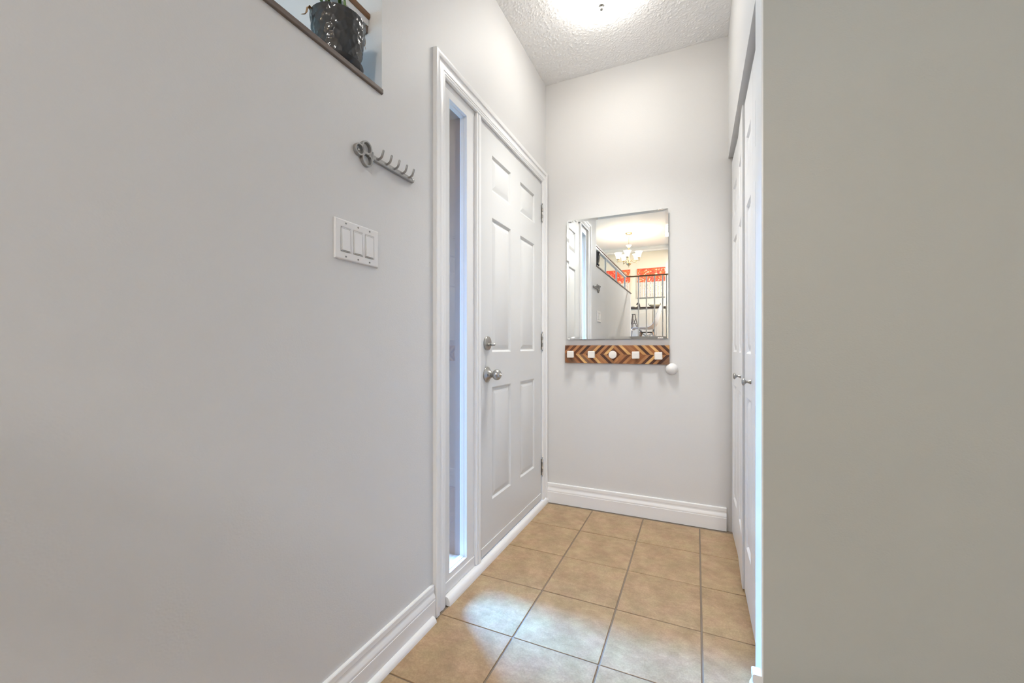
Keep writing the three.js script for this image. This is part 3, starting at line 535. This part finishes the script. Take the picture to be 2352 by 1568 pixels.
// ---------------------------------------------------------------- dining room, seen in the mirror
{ // chandelier with five upturned bell shades
  const c = thing('chandelier', 'five-arm chandelier with glowing white bell shades seen in the mirror', 'chandelier', [-0.2, UP, 5.1], 0.3);
  mesh('canopy', [lathe([[0, 0], [0.06, 0], [0.062, -0.01], [0.04, -0.025], [0.012, -0.032], [0, -0.032]], 32), tube([[-0.055, -0.03, 0], [-0.03, -0.05, 0], [0, -0.055, 0], [0.03, -0.05, 0], [0.055, -0.03, 0]], 0.004)], M.brass, c);
  const links = []; for (let k = 0; k < 7; k++) links.push(new THREE.TorusGeometry(0.011, 0.0022, 6, 14).scale(0.65, 1.25, 1).rotateY(k % 2 ? Math.PI / 2 : 0).translate(0, -0.066 - k * 0.0225, 0));
  mesh('chain', links, M.brass, c);
  mesh('glass_cup', lathe([[0, -0.268], [0.02, -0.262], [0.03, -0.245], [0.05, -0.225], [0.047, -0.225], [0.028, -0.242], [0, -0.25]], 28), M.shadeGlass, c);
  mesh('column', lathe([[0, -0.225], [0.006, -0.23], [0.008, -0.26], [0.02, -0.268], [0.018, -0.30], [0.03, -0.34], [0.022, -0.37], [0.012, -0.40], [0.012, -0.50], [0.016, -0.53], [0.045, -0.545], [0.048, -0.555], [0.035, -0.575], [0.014, -0.592], [0.006, -0.60], [0.008, -0.615], [0, -0.632]], 32), M.brass, c);
  for (let k = 0; k < 5; k++) {
    const a = k / 5 * 2 * Math.PI, ca = Math.cos(a), sa = Math.sin(a), P = (r, y) => [r * ca, y, r * sa];
    const arm = mesh('arm', [tube([P(0.02, -0.56), P(0.035, -0.52), P(0.07, -0.495), P(0.12, -0.515), P(0.17, -0.515), P(0.19, -0.495), P(0.19, -0.48)], 0.006, 28), tube([P(0.17, -0.515), P(0.20, -0.525), P(0.21, -0.508), P(0.197, -0.502)], 0.004, 14), lathe([[0, -0.492], [0.01, -0.49], [0.024, -0.48], [0.028, -0.470], [0.02, -0.465], [0, -0.465]], 20).translate(0.19 * ca, 0, 0.19 * sa)], M.brass, c);
    mesh('lamp_shade', lathe([[0, -0.468], [0.026, -0.467], [0.034, -0.455], [0.040, -0.430], [0.047, -0.400], [0.058, -0.376], [0.070, -0.362], [0.068, -0.361], [0.056, -0.374], [0.044, -0.400], [0.036, -0.430], [0.030, -0.455], [0, -0.462]], 36).translate(0.19 * ca, 0, 0.19 * sa), M.shadeGlass, arm);
    const p = new THREE.PointLight(lin(...BULB.color), BULB.power, 0, 2); p.position.set(...P(0.19, -0.425)); p.castShadow = true; p.shadow.radius = 1; p.name = 'bulb_light'; c.add(p);
  }
}
// two canvases of white trees under red leaves
function canvasPrint(seed) {
  const r = rng(seed), w = 256, h = 280, cv = document.createElement('canvas'); cv.width = w; cv.height = h; const x = cv.getContext('2d');
  x.fillStyle = 'rgb(205,188,170)'; x.fillRect(0, 0, w, h);
  for (let i = 0; i < 400; i++) { x.fillStyle = `rgba(${190 + 40 * r()},${175 + 35 * r()},${160 + 35 * r()},0.35)`; x.fillRect(r() * w, 60 + r() * 220, 8 + 30 * r(), 3 + 8 * r()); }
  for (let i = 0; i < 11; i++) { const tx = (i + 0.2 + 0.6 * r()) * w / 11, tw = 3 + 6 * r(); x.fillStyle = 'rgba(240,235,228,0.95)'; x.fillRect(tx, 20, tw, h); x.fillStyle = i % 2 ? 'rgba(70,50,55,0.85)' : 'rgba(120,95,100,0.7)'; for (let k = 0; k < 40; k++) x.fillRect(tx + tw * (0.6 + 0.3 * r()), 20 + r() * h, 2.2, 4 + 9 * r()); }
  for (let i = 0; i < 1500; i++) { const t = r() ** 1.5, y = t * 0.46 * h, s = 3 + 7 * r(); const q = r(); x.fillStyle = q < 0.16 && t > 0.08 ? `rgba(250,215,180,0.8)` : `rgba(${225 + 25 * r()},${50 + 70 * r()},${30 + 40 * r()},0.85)`; x.beginPath(); x.ellipse(r() * w, y, s, s * 0.7, r() * 3, 0, 6.3); x.fill(); }
  const t = new THREE.CanvasTexture(cv); t.colorSpace = THREE.SRGBColorSpace; return std({ map: t, roughness: 0.7 });
}
for (const [xl, seed, label] of [[-0.205, 3, 'square canvas of white birch trunks under red leaves, nearer the right edge of the mirror'], [-0.90, 8, 'square canvas of red-leaved trees half hidden behind the half wall in the mirror']]) {
  const p = thing('canvas_painting', label, 'painting', [xl + 0.279, 2.03, 6.2985], 0, 'tree canvases in the dining room');
  mesh('stretched_canvas', box(-0.279, 0, -0.03, 0.279, 0.60, 0), M.cream, p);
  const g = new THREE.PlaneGeometry(0.556, 0.598).rotateY(Math.PI).translate(0, 0.30, -0.0306); mesh('painted_face', g, canvasPrint(seed), p);
}
{ // sideboard along the dining wall
  const s = thing('sideboard', 'cream sideboard with a dark wooden top below the tree canvases in the mirror', 'sideboard', [0.15, DF, 6.09]);
  mesh('body', box(-1.0, 0.08, -0.2, 1.0, 0.87, 0.2), M.cream, s);
  mesh('top', rbox(-1.04, 0.87, -0.225, 1.04, 0.90, 0.205, 0.006), M.darkTop, s);
  mesh('plinth', box(-0.98, 0.0, -0.18, 0.98, 0.08, 0.19), M.cream, s);
  for (let k = 0; k < 4; k++) { const d = mesh('door', rbox(-0.98 + k * 0.49, 0.11, -0.216, -0.98 + k * 0.49 + 0.475, 0.85, -0.2, 0.004), M.cream, s); mesh('panel', rbox(-0.98 + k * 0.49 + 0.06, 0.18, -0.222, -0.98 + k * 0.49 + 0.415, 0.78, -0.214, 0.004), M.cream, d); mesh('handle', new THREE.SphereGeometry(0.014, 12, 8).translate(-0.98 + k * 0.49 + (k % 2 ? 0.03 : 0.445), 0.5, -0.226), M.brass, d); }
}
{
  const f = thing('figurine', 'small dark horse-head figurine on the sideboard in the mirror', 'figurine', [-0.14, DF + 0.9, 6.0]);
  mesh('stand', rbox(-0.04, 0.0005, -0.025, 0.04, 0.012, 0.025, 0.003), M.bronze, f);
  mesh('head', prism([[-0.028, 0.012], [0.036, 0.012], [0.03, 0.05], [0.022, 0.085], [0.005, 0.112], [0.0, 0.125], [-0.008, 0.112], [-0.03, 0.09], [-0.046, 0.064], [-0.036, 0.056], [-0.016, 0.066], [-0.014, 0.045]], -0.014, 0.014, 0.004), M.bronze, f);
  const b = thing('serving_bowl', 'shallow boat-shaped cream bowl with dark upturned handles on the sideboard in the mirror', 'bowl', [0.165, DF + 0.9, 6.0]);
  mesh('dish', lathe([[0, 0.0005], [0.035, 0.0005], [0.05, 0.008], [0.078, 0.035], [0.085, 0.05], [0.081, 0.05], [0.073, 0.036], [0.045, 0.014], [0, 0.010]], 36).scale(1.15, 1, 0.7), M.bowl, b);
  for (const s of [-1, 1]) mesh('handle', tube([[s * 0.055, 0.012, 0], [s * 0.09, 0.03, 0], [s * 0.112, 0.055, 0], [s * 0.105, 0.075, 0]], 0.005), M.bronze, b);
}
{
  const d = thing('scalloped_dish', 'small white wavy-rimmed dish on the sideboard beside the dark figurine in the mirror', 'dish', [-0.268, DF + 0.9, 6.0]); d.scale.setScalar(0.75);
  const g = lathe([[0, 0.0005], [0.03, 0.0005], [0.05, 0.012], [0.075, 0.03], [0.072, 0.031], [0.047, 0.016], [0, 0.006]], 64), p = g.attributes.position;
  for (let i = 0; i < p.count; i++) { const r = Math.hypot(p.getX(i), p.getZ(i)); if (r > 0.06) p.setY(i, p.getY(i) + 0.006 * Math.sin(8 * Math.atan2(p.getZ(i), p.getX(i)))); }
  g.computeVertexNormals(); mesh('dish', g, M.plastic, d);
  const s = thing('wooden_stand', 'slim wooden stand with crossed black wires beside the half-wall end in the mirror', 'stand', [-0.19, DF, 5.66]); s.scale.set(0.72, 0.86, 0.72);  // guessed shape: an unclear wooden leg with wires, built as a stand
  for (let k = 0; k < 3; k++) { const a = 0.35 + k * 2 * Math.PI / 3; mesh('leg', rod([0.035 * Math.cos(a), 0.86, 0.035 * Math.sin(a)], [0.26 * Math.cos(a), 0, 0.26 * Math.sin(a)], 0.013, 0.009), M.capWood, s); }
  const wires = []; for (let k = 0; k < 3; k++) { const a = 0.35 + k * 2 * Math.PI / 3, b = a + 2 * Math.PI / 3, P = (t, y) => { const r = 0.035 + 0.225 * (1 - y / 0.86); return [r * Math.cos(t), y, r * Math.sin(t)]; }; wires.push(rod(P(a, 0.78), P(b, 0.5), 0.0035), rod(P(b, 0.78), P(a, 0.5), 0.0035), rod(P(a, 0.66), P(b, 0.66), 0.0035)); }
  mesh('wire_brace', wires, M.wire, s);
  mesh('top_ring', new THREE.TorusGeometry(0.045, 0.006, 8, 24).rotateX(Math.PI / 2).translate(0, 0.865, 0), M.wire, s);
}
// moulded side chairs on wooden legs with wire braces, facing -x
function chair(label, pos, ry) {
  const c = thing('dining_chair', label, 'chair', pos, ry, 'moulded dining chairs');
  // side line of the shell from the front lip over the seat to the top of the back: [x, y, half width, dish]
  const line = [[-0.235, 0.415, 0.19, 0.01], [-0.215, 0.432, 0.205, 0.012], [-0.12, 0.432, 0.225, 0.022], [0.0, 0.42, 0.23, 0.035], [0.09, 0.43, 0.225, 0.05], [0.15, 0.48, 0.22, 0.055], [0.185, 0.56, 0.215, 0.05], [0.215, 0.68, 0.195, 0.04], [0.24, 0.78, 0.16, 0.03], [0.247, 0.81, 0.12, 0.022]];
  const cur = new THREE.CatmullRomCurve3(line.map(([x, y]) => V(x, y, 0))), at = (v, k) => { const f = v * (line.length - 1), i = Math.min(line.length - 2, Math.floor(f)); return line[i][k] + (line[i + 1][k] - line[i][k]) * (f - i); };
  mesh('seat_shell', sheet((u, v) => { const p = cur.getPoint(v), d = cur.getTangent(v), s = u * 2 - 1, up = V(-d.y, d.x, 0); return p.add(V(0, 0, s * at(v, 2))).addScaledVector(up, at(v, 3) * s * s); }, 14, 36, 0.007), M.shell, c);
  const legs = []; for (const [sx, sz] of [[-1, -1], [-1, 1], [1, -1], [1, 1]]) { mesh('leg', rod([sx * 0.10, 0.37, sz * 0.11], [sx * 0.21, 0.0, sz * 0.21], 0.014, 0.009, 12), M.legWood, c); }
  const w = []; for (const s of [-1, 1]) { w.push(rod([-0.15, 0.2, s * 0.156], [0.10, 0.36, s * 0.11], 0.0035), rod([0.15, 0.2, s * 0.156], [-0.10, 0.36, s * 0.11], 0.0035), rod([s * 0.156, 0.2, -0.15], [s * 0.1, 0.36, 0.11], 0.0035), rod([s * 0.156, 0.2, 0.15], [s * 0.1, 0.36, -0.11], 0.0035), rod([-0.12, 0.37, s * 0.11], [0.12, 0.37, s * 0.11], 0.006), rod([s * 0.1, 0.37, -0.12], [s * 0.1, 0.37, 0.12], 0.006), rod([s * 0.1, 0.37, s * 0.08], [s * 0.12, 0.42, s * 0.1], 0.006), rod([s * 0.1, 0.37, -s * 0.08], [s * 0.12, 0.42, -s * 0.1], 0.006)); }
  mesh('wire_brace', w, M.wire, c);
  return c;
}
const chair0 = chair('white moulded dining chair in side view behind the balusters in the mirror', [0.13, DF, 5.0], 0);
copy(chair0, [-0.41, DF, 5.18], Math.PI, 'white moulded dining chair mostly hidden behind the end of the half wall in the mirror');

// ---------------------------------------------------------------- outside the sidelight
struct(mesh('exterior_ground', [box(-40, -0.45, -40, -0.13, -0.25, 40)], M.lawn));
struct(mesh('exterior_porch', [box(-1.75, -0.25, -0.5, -0.13, -0.05, 1.405)], M.concrete));
struct(mesh('exterior_wall', [box(-1.45, -0.25, -0.62, -0.13, 3.2, -0.5)], M.porch));
struct(mesh('exterior_cladding', [box(-3.72, -0.25, 1.405, -0.131, 2.6, 1.4299)], M.siding));
struct(mesh('exterior_roof', [box(-1.6, 2.6, -0.7, -0.13, 2.75, 1.4299)], M.siding));

renderer.render(scene, camera);
